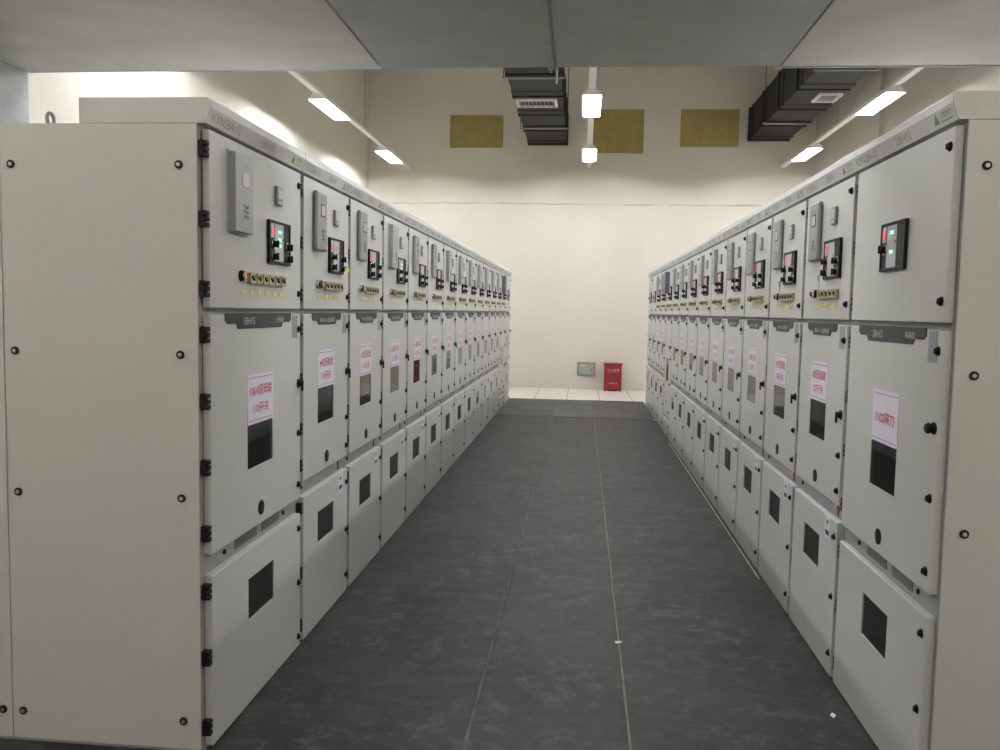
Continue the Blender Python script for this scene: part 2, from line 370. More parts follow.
def pane_mesh(x0, x1, z0, z1, tilt=0.0):
    mb = MB().box(x0+0.0062, x1-0.0062, YD+0.0024, YD+0.005, z0+0.0062, z1-0.0062)
    for v in mb.bm.verts: v.co.y += (v.co.x-(x0+x1)/2)*tilt          # tilt added to aim the fire box reflection at one window
    return mb
def bolt_mesh():
    mb = MB(); mb.cyl((0, 0, 0), 0.0145, -0.004, 'Y', 20); return mb
def bolt_core():
    mb = MB(); mb.cyl((0, -0.004, 0), 0.007, -0.004, 'Y', 6); return mb
def relay_mesh(w, h, d, flange):
    mb = MB()
    if flange:
        mb.box(-0.008, w+0.008, YD-0.004, YD, -0.008, h+0.008, 0.001, 1)
        mb.box(0, w, YD-d, YD-0.004, 0, h, 0.002, 1)
        for zz in (0.03, h-0.03): mb.cyl((-0.003, YD-0.004, zz), 0.004, -0.004, 'Y', 8)
    else: mb.box(0, w, YD-d, YD, 0, h, 0.012, 3)
    return mb
def keypad_mesh(d):
    mb = MB()
    for a, b in ((0, 0.014), (0, -0.014), (0.016, 0), (-0.016, 0), (0, 0), (0.016, 0.02), (-0.016, 0.02), (0.016, -0.02), (-0.016, -0.02)):
        mb.cyl((a, YD-d, b), 0.0055, -0.003, 'Y', 10)
    return mb
def meter_mesh(): 
    mb = MB(); mb.box(-0.036, 0.036, YD-0.013, YD, -0.04, 0.04, 0.004, 2); return mb
def meter_face():
    mb = MB(); mb.box(-0.024, 0.024, YD-0.0145, YD-0.013, -0.012, 0.030, 0.001, 1); mb.box(-0.02, 0.02, YD-0.0145, YD-0.013, -0.034, -0.022, 0.001, 1); return mb
PW, PH = 0.125, 0.089
def panel_mesh():
    mb = MB(); mb.box(-PW, PW, YD-0.010, YD, -PH, PH, 0.003, 2)
    for s in (-1, 1):                                       # raised rim
        mb.box(s*PW-0.006*(1+s)/1.0 if s > 0 else -PW, PW if s > 0 else -PW+0.012, YD-0.014, YD-0.010, -PH, PH, 0.001, 1)
        mb.box(-PW+0.012, PW-0.012, YD-0.014, YD-0.010, PH-0.010 if s > 0 else -PH, PH if s > 0 else -PH+0.010, 0.001, 1)
    for k in range(5): mb.box(0.066, 0.092, YD-0.0115, YD-0.010, 0.064-0.022*k, 0.068-0.022*k)
    return mb
def knob_mesh():
    mb = MB(); mb.cyl((0, YD-0.010, 0), 0.017, -0.006, 'Y', 18)
    mb.cyl((0, YD-0.016, 0), 0.014, -0.014, 'Y', 16, 0.012); mb.box(-0.005, 0.005, YD-0.036, YD-0.028, -0.015, 0.015, 0.002, 1); return mb
def knob_collar():
    mb = MB(); mb.cyl((0, YD-0.0105, 0), 0.020, -0.004, 'Y', 18); return mb
def led_mesh(): 
    mb = MB(); mb.box(-0.016, 0.016, YD-0.014, YD-0.0115, -0.0055, 0.0055, 0.001, 1); return mb
def link_mesh():
    mb = MB(); mb.box(-0.025, 0.025, YD-0.012, YD, -0.020, 0.020, 0.001, 1)
    for q in (-1, 1): mb.box(-0.027, 0.027, YD-0.017, YD-0.012, q*0.017-0.005, q*0.017+0.005, 0.001, 1)
    mb.box(-0.027, -0.019, YD-0.016, YD-0.012, -0.012, 0.012); mb.box(0.019, 0.027, YD-0.016, YD-0.012, -0.012, 0.012)
    return mb
def link_core():
    mb = MB(); mb.cyl((-0.008, YD-0.012, 0.004), 0.0055, -0.006, 'Y', 10); mb.cyl((0.009, YD-0.012, -0.004), 0.0055, -0.006, 'Y', 10)
    mb.box(-0.016, 0.016, YD-0.0126, YD-0.012, -0.003, 0.003); return mb
def button_ring():
    mb = MB(); mb.cyl((0, YD, 0), 0.021, -0.008, 'Y', 20); mb.cyl((0, YD-0.008, 0), 0.018, -0.008, 'Y', 20); return mb
def button_cap():
    mb = MB(); mb.cyl((0, YD-0.016, 0), 0.0135, -0.005, 'Y', 18, 0.011); return mb
def tag_mesh():
    mb = MB(); mb.box(-0.021, 0.021, YD-0.002, YD, -0.009, 0.009, 0.001, 1); return mb
def plate_mesh(x0, x1, z1, drop, inner):
    w = x1-x0
    prof = [(x0, z1), (x1, z1), (x1, z1-drop*0.45), (x1-0.022, z1-drop*0.66), (x1-inner+0.0, z1-drop*0.66), (x1-inner-0.018, z1-drop),
            (x0+inner+0.018, z1-drop), (x0+inner, z1-drop*0.66), (x0+0.022, z1-drop*0.66), (x0, z1-drop*0.45)]
    return MB().prism_y(prof, YD-0.003, YD)
HP = [(-0.030, 2.221), (-0.048, 2.274), (-0.047, 2.300), (-0.039, 2.306), (0.42, 2.306), (0.42, 2.221)]
def header_mesh(W): return MB().prism_x(HP, 0.001, W-(0.006 if W > 0.9 else 0.0015))
UP = Vector((0, -0.018, 0.055)).normalized()
TILT = math.atan2(0.018, 0.055)
def on_header(o, u, t=0.5):
    y = -0.030+(-0.048+0.030)*t; z = 2.221+(2.277-2.221)*t
    o.location = (u, y-0.0012, z-0.0004); o.rotation_euler = (TILT, 0, 0)
def triangle_mesh():
    mb = MB()
    for prof in ([(-0.02, -0.016), (-0.009, -0.016), (0.003, 0.006), (-0.001, 0.018)], [(0.001, 0.018), (0.02, -0.016), (0.010, -0.016), (-0.004, 0.008)], [(-0.006, -0.016), (0.007, -0.016), (0.003, -0.006), (-0.001, -0.006)]):
        mb.prism_y(prof, -0.0006, 0)
    return mb
def breaker_mesh(W, z0):
    mb = MB(); c = W/2
    mb.box(c-0.22, c+0.22, 0.16, 0.30, z0+0.02, 1.50, 0.01, 2)
    mb.box(c-0.10, c+0.10, 0.13, 0.16, z0+0.30, z0+0.42, 0.006, 1)
    for k in (-1, 0, 1): mb.box(c+0.13*k-0.03, c+0.13*k+0.03, 0.11, 0.16, z0+0.14, z0+0.26, 0.008, 1)
    mb.box(c-0.20, c+0.20, 0.12, 0.16, z0+0.46, z0+0.475)
    return mb

def make_cabinet(side, y_left_edge, W, label, code, sign, spec, relay='grey', leds=('pink_led', 'pink_led'), knobs=4, links=5, low=False,
                 key=False, ytag=False, window='glass', detail=True, end=False, sticker=True):
    """y_left_edge: world y of the cabinet's u = 0 edge"""
    wide = W > 0.9
    if side == 'L': root = empty('switchgear_cabinet', (-1.32, y_left_edge, 0), math.pi/2, label, 'switchgear cabinet', 'switchgear cabinets of the left row')
    else: root = empty('switchgear_cabinet', (1.166, y_left_edge, 0), -math.pi/2, label, 'switchgear cabinet', 'switchgear cabinets of the right row')
    d0, d1 = 0.030, W-0.016                                  # door leaf in u
    zU0, zU1 = 1.594, 2.207
    zM1 = 1.570
    zM0 = 0.26 if low else (0.716 if wide else 0.780)
    zL1 = 0.205 if low else (0.642 if wide else 0.708)
    dx = 0.10 if wide else 0.0
    # --- body
    zs = [(0.0, 0.02), (zL1-0.03, zM0+0.03), (zM1-0.01, zU0+0.01), (2.20, 2.22)]
    link('body', cached(('body', W, low), lambda: body_mesh(W, zs), 'frame'), root)
    if end:
        # clad side: two sheets screwed on, toward the viewer
        sx = -0.0045 if side == 'L' else W+0.0045
        s0, s1 = (sx, 0.0) if side == 'L' else (W, sx)
        fp = link('side_panel', cached(('side', side, 'f'), lambda: MB().box(s0, s1, 0.0, 0.712, 0.012, 2.219, 0.0015, 1), 'side'), root)
        link('side_panel', cached(('side', side, 'r'), lambda: MB().box(s0, s1, 0.715, DEPTH, 0.012, 2.219, 0.0015, 1), 'side'), root)
        ys = (0.063, 0.672) if side == 'L' else (0.060, 0.665)
        for yy in ys + (0.75,):
            for z in (2.080, 1.431, 0.926, 0.116):
                if yy == 0.75 and z > 0.2: continue
                b = link('bolt', cached('bolt', bolt_mesh, 'black'), fp, (sx, yy, z), 'black washer bolt')
                c = None
                rot = -math.pi/2 if side == 'L' else math.pi/2
                b.rotation_euler.z = rot
                m2 = cached('boltcore', bolt_core, 'steel')
                # bolt head is set in the washer: same sub-part level
                h2 = link('bolt_head', m2, fp, (sx, yy, z)); h2.rotation_euler.z = rot
        if side == 'L':
            mb = MB(); R_ = 0.017
            mb.tube([(0.09+0.020*math.sin(a), 0.585, 2.2525+0.022*math.cos(a)) for a in [i*math.pi/10 for i in range(21)]], 0.0065, 8)
            mb.cyl((0.09, 0.585, 2.2202), 0.018, 0.008, 'Z', 12)
            rg = link('lifting_ring', mb.mesh('lifting_ring', 'galv'), root)
    # --- header
    hd = link('header', cached(('header', W), lambda: header_mesh(W), 'header'), root)
    if end:
        sx = -0.003 if side == 'L' else W+0.003
        a, b_ = (sx, 0.001) if side == 'L' else (W-0.0058, sx)
        link('header_end_panel', cached(('hend', side), lambda: MB().prism_x(HP, a, b_), 'side'), root)
    if detail:
        lw = 0.245 if wide else 0.20
        t = link('lettering', text_mesh('KYN28A-12', lw, 0.032, 'green_ink'), hd); on_header(t, 0.035+lw/2)
        if code:
            cw = 0.15 if wide else 0.12
            t = link('lettering', text_mesh(code, cw, 0.030, 'green_ink'), hd); on_header(t, 0.56*W)
        t = link('logo', cached('logo', triangle_mesh, 'logo_ink'), hd); on_header(t, W-0.145, 0.5)
        t = link('logo_lettering', text_mesh('亿能电气', 0.085, 0.021, 'logo_ink'), hd); on_header(t, W-0.068, 0.62)
        t = link('logo_underline', cached('logoline', lambda: MB().box(-0.045, 0.045, -0.0004, 0, -0.0025, 0.0025), 'green_ink'), hd); on_header(t, W-0.068, 0.27)
    # --- upper door
    ud = link('upper_door', cached(('ud', W), lambda: MB().box(d0, d1, YD, -0.0015, zU0, zU1, 0.004, 3), 'door'), root)
    def hinges(par, zz):
        for z in zz: link('hinge', cached('hinge', hinge_mesh, 'black') if end and side == 'L' else cached('hinge_inner', hinge_inner, 'black'), par, (0.0, 0, z))
    def locks(par, zz):
        for z in zz: link('lock', cached('lock', lock_mesh, 'black'), par, (d1-0.033, 0, z))
    hinges(ud, (2.138, 1.900, 1.660)); locks(ud, (2.147, 1.662))
    # --- middle door with viewing window
    md_w = (0.36, 0.635, 0.962, 1.20) if wide else (0.247, 0.517, 1.028, 1.26)
    if low: md_w = (0.25, 0.52, 0.72, 1.02)
    md = link('middle_door', cached(('md', W, low), lambda: MB().ring((d0, d1, zM0, zM1), md_w, YD, -0.0015), 'door'), root)
    link('viewing_window', cached(('mw', W, low, side), lambda: pane_mesh(md_w[0]-0.006, md_w[1]+0.006, md_w[2]-0.006, md_w[3]+0.006, 0.0105 if side == 'L' else 0.0), window), md)
    if low: hinges(md, (1.50, 1.18, 0.80, 0.40)); locks(md, (1.503, 1.03, 0.70, 0.34))
    else: hinges(md, (1.501, 1.267, 1.033, 0.797 if wide else 0.86)); locks(md, (1.503, 1.025, 0.785) if wide else (1.505, 1.0, 0.843))
    link('handle', cached('turnknob', turn_knob_mesh, 'black') if wide and side == 'R' else cached('handle', handle_mesh, 'black'), md, (d1-0.030, 0, 1.255 if side == 'L' or wide else 1.18))
    kz = 0.782 if wide else 0.843
    if low: kz = 0.45
    link('keyhole', cached('keyhole', keyhole_mesh, 'black'), md, (W/2-0.003, 0, kz))
    link('keyhole_cover', cached('keycore', keyhole_core, 'plate'), md, (W/2-0.003, 0, kz))
    link('breaker_truck', cached(('breaker', W, low), lambda: breaker_mesh(W, zM0), 'interior'), root)
    # --- lower door
    lw_ = (0.36, 0.64, 0.355, 0.523) if wide else (0.247, 0.522, 0.425, 0.583)
    if low: ld = link('lower_door', cached(('ld', W, low), lambda: MB().box(d0, d1, YD-0.002, -0.0015, 0.012, zL1, 0.004, 3), 'door'), root)
    else:
        ld = link('lower_door', cached(('ld', W, low), lambda: MB().ring((d0, d1, 0.012, zL1), lw_, YD-0.002, -0.0015), 'door'), root)
        link('viewing_window', cached(('lw', W), lambda: pane_mesh(lw_[0]-0.006, lw_[1]+0.006, lw_[2]-0.006, lw_[3]+0.006), 'dark_glass'), ld)
    if low: hinges(ld, (0.16, 0.06)); locks(ld, (0.16, 0.06))
    else: hinges(ld, (zL1-0.055, 0.345, 0.088)); locks(ld, (0.577, 0.32, 0.061) if wide else (0.637, 0.367, 0.11))
    # --- strip between middle and lower door
    if not low:
        zc = (zM0+zL1)/2
        if wide:
            for a, b_ in ((0.30, 0.52), (0.58, 0.78)):
                link('vent_plate', cached(('vp', a), lambda: MB().box(a, b_, -0.003, 0.0, zL1+0.018, zM0-0.012), 'gap_plate'), root)
            for u in (0.20, 0.83): link('bolt', cached('gapbolt', lambda: MB().cyl((0, 0, 0), 0.010, -0.006, 'Y', 12), 'black'), root, (u, 0, zc))
        else:
            link('bolt', cached('gapbolt', lambda: MB().cyl((0, 0, 0), 0.010, -0.006, 'Y', 12), 'black'), root, (0.075, 0, zc))
            link('grounding_strap', cached('phase', lambda: MB().box(-0.008, 0.008, -0.006, 0, -0.028, 0.028, 0.002, 1), 'red_plastic'), root, (W-0.105, 0, zc), 'dark red vertical strap')
            link('earth_mark', cached('earth', lambda: MB().cyl((0, 0, 0), 0.013, -0.003, 'Y', 14), 'yellow'), root, (W-0.15, 0, zc+0.012), 'yellow round earth mark')
    # --- name plate on the middle door
    if wide: pl = (0.150, 0.850, 0.060, 0.100)
    else: pl = (0.150, 0.640, 0.058, 0.085)
    np_ = link('name_plate', cached(('np', W), lambda: plate_mesh(pl[0], pl[1], 1.5765, pl[2], pl[3]), 'plate'), root)
    if detail and code:
        zt = 1.5765-pl[2]*0.47
        if wide:
            link('lettering', text_mesh(code, 0.11, 0.028, 'white_ink'), np_, (0.375, YD-0.0035, zt-0.002))
            link('lettering', text_mesh(spec, 0.09, 0.024, 'white_ink'), np_, (0.71, YD-0.0035, zt))
        else: link('lettering', text_mesh(code+' '+spec, 0.25, 0.026, 'white_ink'), np_, (0.395, YD-0.0035, zt-0.008))
    # --- grey instruction sticker, top right of the middle door
    st = link('instruction_sticker', cached('gsticker', lambda: MB().box(-0.036, 0.036, YD-0.0012, YD, -0.051, 0.051), 'sticker'), root, (W-0.095 if wide else W-0.088, 0, 1.5165))
    # --- red lettered paper sign above the window
    if sign:
        if wide: pr = (0.362, 0.636, 1.136, 1.333)
        else: pr = (0.247, 0.518, 1.204, 1.391)
        if low: pr = (0.25, 0.52, 1.06, 1.24)
        sg = link('paper_sign', cached(('sign', W, low), lambda: MB().box(pr[0], pr[1], YD-0.0015, YD-0.0002, pr[2], pr[3]), 'paper'), root)
        cx = (pr[0]+pr[1])/2; hh = pr[3]-pr[2]
        lines = sign.split('/')
        for z in (pr[3]-0.013, pr[2]+0.013):
            link('red_rule', cached('rule', lambda: MB().box(-0.128, 0.128, -0.0005, 0, -0.0015, 0.0015), 'mauve_ink'), sg, (cx, YD-0.0016, z))
        if detail:
            if len(lines) == 2:
                link('lettering', text_mesh(lines[0], 0.235 if wide else 0.225, 0.046, 'red_ink'), sg, (cx, YD-0.0021, pr[2]+hh*0.67))
                link('lettering', text_mesh(lines[1], 0.165, 0.044, 'red_ink'), sg, (cx, YD-0.0021, pr[2]+hh*0.31))
            else: link('lettering', text_mesh(lines[0], 0.20, 0.044, 'red_ink'), sg, (cx, YD-0.0021, pr[2]+hh*0.48))
    # --- small paper label by the top lock of the lower door
    if sticker and not wide and not low:
        sg = link('paper_label', cached('plabel', lambda: MB().box(-0.042, 0.042, YD-0.0035, YD-0.002, -0.05, 0.05), 'paper'), root, (0.645, 0, 0.655))
        for z, w, h in ((0.022, 0.03, 0.014), (-0.026, 0.055, 0.022)):
            link('printed_mark', cached(('pm', z), lambda: MB().box(-w/2, w/2, YD-0.004, YD-0.0035, z-h/2, z+h/2), 'plate'), sg)
    # --- instruments of the upper door
    if relay:
        rw, rh, rd = 0.165, 0.285, (0.030 if relay == 'alu' else 0.024)
        u0 = 0.185 if wide else 0.155
        rm = {'grey': 'relay_grey', 'alu': 'relay_alu', 'dark': 'relay_dark'}[relay]
        if relay == 'dark': rd = 0.06
        rl = link('protection_relay', cached(('relay', relay), lambda: relay_mesh(rw, rh, rd, relay == 'alu'), rm), root, (u0, 0, 1.876),
                  'light aluminium relay box' if relay == 'alu' else None)
        link('screen_frame', cached(('rsf', rd), lambda: MB().box(-0.034, 0.034, YD-rd-0.0012, YD-rd, -0.030, 0.030, 0.0005, 1), 'black' if relay != 'alu' else 'relay_alu'), rl, (rw*0.56, 0, 0.195))
        link('screen', cached(('rs', rd), lambda: MB().box(-0.028, 0.028, YD-rd-0.002, YD-rd-0.0008, -0.024, 0.024), 'screen'), rl, (rw*0.56, 0, 0.195))
        link('keypad', cached(('rk', rd), lambda: keypad_mesh(rd), 'sticker'), rl, (rw*0.58, 0, 0.078))
        link('badge', cached(('rb', rd), lambda: MB().box(-0.03, 0.03, YD-rd-0.0008, YD-rd, -0.004, 0.004), 'sticker'), rl, (rw*0.6, 0, 0.245))
    c = 0.69 if wide else 0.530
    if not relay: c = 0.51
    if relay and not low:
        mt = link('display_meter', cached('meter', meter_mesh, 'relay_grey'), root, (c-0.002, 0, 2.066))
        link('meter_face', cached('meterface', meter_face, 'meter_white'), mt)
    cp = link('control_panel', cached('cpanel', panel_mesh, 'black'), root, (c, 0, 1.870))
    link('mimic_strip', cached('mimic', lambda: MB().box(-0.060, 0.040, YD-0.0118, YD-0.010, -0.077, 0.077), 'silver'), cp)
    link('display_strip', cached('dstrip', lambda: MB().box(-0.106, -0.070, YD-0.0118, YD-0.010, 0.018, 0.076), 'silver'), cp)
    link('red_display', cached('rdisp', lambda: MB().box(-0.103, -0.073, YD-0.0135, YD-0.0118, 0.030, 0.062), 'red_led'), cp)
    lz = (0.045, 0.013, -0.012) if leds[0] == 'green_led' and relay else ((0.05, -0.02) if leds[0] == 'green_led' else (0.045, 0.0))
    for k, z in enumerate(lz): link('indicator_light', cached('led', led_mesh, leds[min(k, len(leds)-1)]), cp, (-0.008, 0, z))
    link('indicator_light', cached('ledsq', lambda: MB().box(-0.005, 0.005, YD-0.0135, YD-0.010, -0.004, 0.004), 'red_plastic'), cp, (0.028, 0, 0.016))
    kp = [(-0.078, -0.008), (-0.080, -0.060), (0.088, -0.012), (0.090, -0.062)]
    for (a, b_) in (kp[:1] if knobs == 1 else kp):
        link('knob_collar', cached('kcol', knob_collar, 'chrome'), cp, (a, 0, b_)); link('knob', cached('knob', knob_mesh, 'black'), cp, (a, 0, b_))
    if ytag: link('hanging_tag', cached('htag', lambda: MB().box(-0.045, 0.03, YD-0.045, YD-0.041, -0.010, 0.010, 0.001, 1), 'yellow'), cp, (0.085, 0, -0.068), 'yellow tag hanging from a knob')
    if key:
        def keym():
            mb = MB(); mb.tube([(0.016*math.cos(a*math.pi/6), YD-0.04, 0.016*math.sin(a*math.pi/6)) for a in range(13)], 0.003, 6)
            mb.box(-0.016, 0.016, YD-0.042, YD-0.039, -0.052, -0.020, 0.002, 1); mb.box(-0.004, 0.004, YD-0.042, YD-0.039, -0.085, -0.05); return mb
        link('key', cached('key', keym, 'steel'), cp, (-0.085, 0, -0.085))
    if links:
        sp = 0.078 if wide else 0.062; u0 = 0.385 if wide else 0.360
        n = 6 if wide else links
        if wide: sp = 0.068
        for k in range(n): 
            lp = link('link_plate', cached('linkp', link_mesh, 'brass'), root, (u0+sp*k, 0, 1.712)); link('terminal', cached('linkc', link_core, 'black'), lp)
        bt = link('push_button', cached('btnring', button_ring, 'black'), root, (u0-0.088, 0, 1.717)); link('button_collar', cached('btncol', lambda: MB().cyl((0, YD-0.0155, 0), 0.0165, -0.003, 'Y', 18), 'chrome'), bt); link('button_cap', cached('btncap', button_cap, 'orange'), bt)
        if not wide:
            bt = link('push_button', cached('btnring', button_ring, 'chrome'), root, (u0-0.133, 0, 1.717)); link('button_cap', cached('btncap', button_cap, 'black'), bt)
        u1 = 0.325 if wide else 0.26
        for k in range(6): link('yellow_tag', cached('ytag', tag_mesh, 'yellow'), root, (u1+(0.080 if wide else 0.062)*k, 0, 1.656))
    return root

ORD = ['nearest', 'second', 'third', 'fourth', 'fifth', 'sixth', 'seventh', 'eighth', 'ninth', 'tenth', 'eleventh', 'twelfth', 'thirteenth', 'fourteenth', 'last']
ZL, ZR, CW = 3.8286, 3.7727, 0.8
ledsL = {1: ('green_led',), 4: ('green_led',)}
signsL = ['10kVⅠ段母联/110开关', '#4空压机组/114开关', '#3空压机组/113开关', '#2循环水泵/112开关', '#1循环水泵/111开关', '#4厂用变/109开关', '#3厂用变/108开关',
          '#2厂用变/107开关', '#1厂用变/106开关', '#2水泵/105开关', '#1水泵/104开关', '#2风机/103开关', '#1风机/102开关', 'Ⅰ段PT/101', None]
extraL = {1: 'nearest and widest cabinet of the left row, blank beige bolted side facing the camera', 2: 'second cabinet from the camera in the left row, yellow tag on its control panel',
          5: 'fifth cabinet of the left row, with a dark red reflection in its window', 14: 'last but one cabinet of the left row, slate relay and tall middle door',
          15: 'farthest cabinet of the left row, wide, ending nearest the cream back wall', 4: 'fourth cabinet of the left row, green lights, before the reddish window'}
for n in range(1, 16):
    W = 1.0 if n in (1, 15) else CW
    y0 = ZL-1.0 if n == 1 else ZL+CW*(n-2)
    rel = 'alu' if n in (1, 4) or 7 <= n <= 13 else ('dark' if n == 14 else (None if n == 15 else 'grey'))
    lab = extraL.get(n, '%s light grey switchgear cabinet counted from the camera along the left row' % ORD[n-1])
    make_cabinet('L', y0, W, lab, '1BH%d' % (16-n), signsL[n-1], '分段柜' if n == 1 else '出线柜', relay=rel, leds=ledsL.get(n, ('pink_led',)), ytag=(n == 2), links=5 if n < 15 else 0,
                 low=(n == 14), end=(n == 1), sticker=(n < 8), knobs=4 if n < 15 else 1)
signsR = ['1102隔刀', '#2空压机组/127开关', '#1空压机组/126开关', '#2给水泵/125开关', '#1给水泵/124开关', '#2引风机/123开关', '#1引风机/122开关', '#2送风机/121开关', '#1送风机/120开关',
          '#2磨机/119开关', 'Ⅱ段PT/118', '#1磨机/117开关', '#2水泵/116开关', None, None]
extraR = {1: 'nearest and widest cabinet of the right row, plain upper door with one black panel', 2: 'second cabinet from the camera in the right row, keys hanging from its panel',
          11: 'eleventh cabinet from the camera in the right row, slate relay and tall middle door', 15: 'farthest cabinet of the right row, ending nearest the cream back wall'}
for n in range(1, 16):
    W = 1.0 if n == 1 else CW
    y1 = ZR if n == 1 else ZR+CW*(n-1)
    rel = None if n in (1, 14, 15) else ('dark' if n == 11 else ('grey' if n < 6 else 'alu'))
    lab = extraR.get(n, '%s light grey switchgear cabinet counted from the camera along the right row' % ORD[n-1])
    cab = make_cabinet('R', y1, W, lab, '2BH%d' % (13-n) if n < 13 else None, signsR[n-1], '隔离柜' if n == 1 else '出线柜', relay=rel, leds=('green_led',) if n in (1,) else ('pink_led',), ytag=(n == 11),
                 key=n in (2, 3), links=0 if n in (1, 14, 15) else 5, knobs=1 if n in (1, 14, 15) else 4, low=(n == 11), end=(n == 1), sticker=(n < 8))
    if n == 1: cab.scale.x = 0.981

# ------------------------------------------------------------------ busbar bridge over the two rows
br = empty('busbar_bridge', (0, 2.86, 2.2205), 0, 'grey sheet-metal busbar bridge crossing overhead between the two rows of cabinets', 'busbar bridge')
ZB = 2.650-2.2205; Y1 = 0.89
link('bridge_panel', MB().box(-2.80, -0.906, 0, Y1, ZB, ZB+0.36, 0.002, 1).mesh('bridge_panel', 'bridge_out'), br, label='left lighter sheet')
link('bridge_panel', MB().box(-0.900, 0.797, 0, Y1, ZB+0.003, ZB+0.36, 0.002, 1).mesh('bridge_panel', 'bridge_mid'), br, label='darker middle sheet')
link('bridge_panel', MB().box(0.803, 2.64, 0, Y1, ZB, ZB+0.36, 0.002, 1).mesh('bridge_panel', 'bridge_out'), br, label='right lighter sheet')
link('flange', MB().box(0.78, 2.64, Y1-0.001, Y1+0.012, ZB-0.004, ZB+0.36).mesh('flange', 'bridge_edge'), br)
link('flange', MB().box(-2.55, -0.906, Y1, Y1+0.010, ZB-0.001, ZB+0.36).mesh('flange', 'bridge_edge'), br)
link('bridge_column', MB().box(-2.80, -2.551, 0, Y1+0.001, 0, ZB, 0.002, 1).mesh('bridge_column', 'bridge_col'), br)
link('bridge_column', MB().box(2.40, 2.64, 0, Y1+0.001, 0, ZB, 0.002, 1).mesh('bridge_column', 'bridge_col'), br)
link('joint_strip', MB().box(-0.146, -0.136, 0, Y1+0.012, ZB-0.004, ZB+0.003).mesh('joint_strip', 'galv'), br)
link('joint_strip', MB().box(-0.176, -0.150, 0.55, Y1+0.006, ZB-0.002, ZB+0.003).mesh('joint_strip', 'bridge_mid'), br)
mb = MB(); mb.cyl((-0.138, Y1+0.018, ZB-0.062), 0.0045, 0.4, 'Z', 8)
link('hanging_rod', mb.mesh('hanging_rod', 'white_metal'), br)
mb = MB(); mb.cyl((-0.162, Y1-0.012, ZB-0.022), 0.005, 0.024, 'Z', 8); mb.cyl((-0.162, Y1-0.012, ZB-0.010), 0.009, 0.006, 'Z', 6)
link('bolt', mb.mesh('bolt', 'galv'), br)

# ------------------------------------------------------------------ suspended light rows
LPER = 3.75
def light_row(x, zt, ztop, nl, rail_lab, names):
    zr = zt+0.058
    r = empty('light_rail', (x, 0, zr), 0, rail_lab, 'light rail', 'suspended light rails')
    link('channel', MB().box(-0.045, 0.045, YF+0.02, YB-0.01, 0, 0.05, 0.006, 1).mesh('channel', 'white_metal'), r)
    for k in range(6):
        y = 14.1-LPER*k
        mb = MB(); mb.cyl((0, y, 0.05), 0.004, ztop-zr-0.055, 'Z', 6); mb.box(-0.03, 0.03, y-0.02, y+0.02, 0.05, 0.075, 0.004, 1)
        link('hanger_rod', mb.mesh('hanger_rod', 'galv'), r)
    for k in range(nl):
        y = 15.95-LPER*k
        lp = empty('fluorescent_lamp', (x, y, zr), 0, names(k), 'lamp', 'fluorescent lamps on the rails')
        h = 0.64
        prof = [(-0.125, -0.085), (-0.06, -0.010), (0.06, -0.010), (0.125, -0.085), (0.129, -0.085), (0.063, -0.004), (0.04, 0.0), (-0.04, 0.0), (-0.063, -0.004), (-0.129, -0.085)]
        link('reflector', cached('reflector', lambda: MB().prism_y(prof, -h, h), 'white_metal'), lp)
        link('tube', cached('tube', lambda: MB().cyl((0, -h+0.03, -0.056), 0.018, 2*h-0.06, 'Y', 8), 'tube'), lp)
        link('end_cap', cached('ecap', lambda: MB().prism_y(prof[:4], -h, -h+0.012), 'white_metal'), lp)
        link('end_cap', cached('ecap2', lambda: MB().prism_y(prof[:4], h-0.012, h), 'white_metal'), lp)
seq = ['at the far end', 'second from the back wall', 'third from the back wall', 'fourth from the back wall', 'fifth from the back wall', 'sixth from the back wall']
light_row(-3.69, 4.46, ZC, 6, 'white light rail hanging along the left wall', lambda k: 'glowing fluorescent lamp of the left wall rail, %s' % seq[k])
light_row(0.05, 4.50, ZC, 4, 'white light rail hanging above the middle of the aisle', lambda k: 'glowing fluorescent lamp of the middle rail, %s' % seq[k])
light_row(3.92, 4.52, 5.10, 6, 'white light rail hanging along the right wall', lambda k: 'glowing fluorescent lamp of the right wall rail, %s' % seq[k])

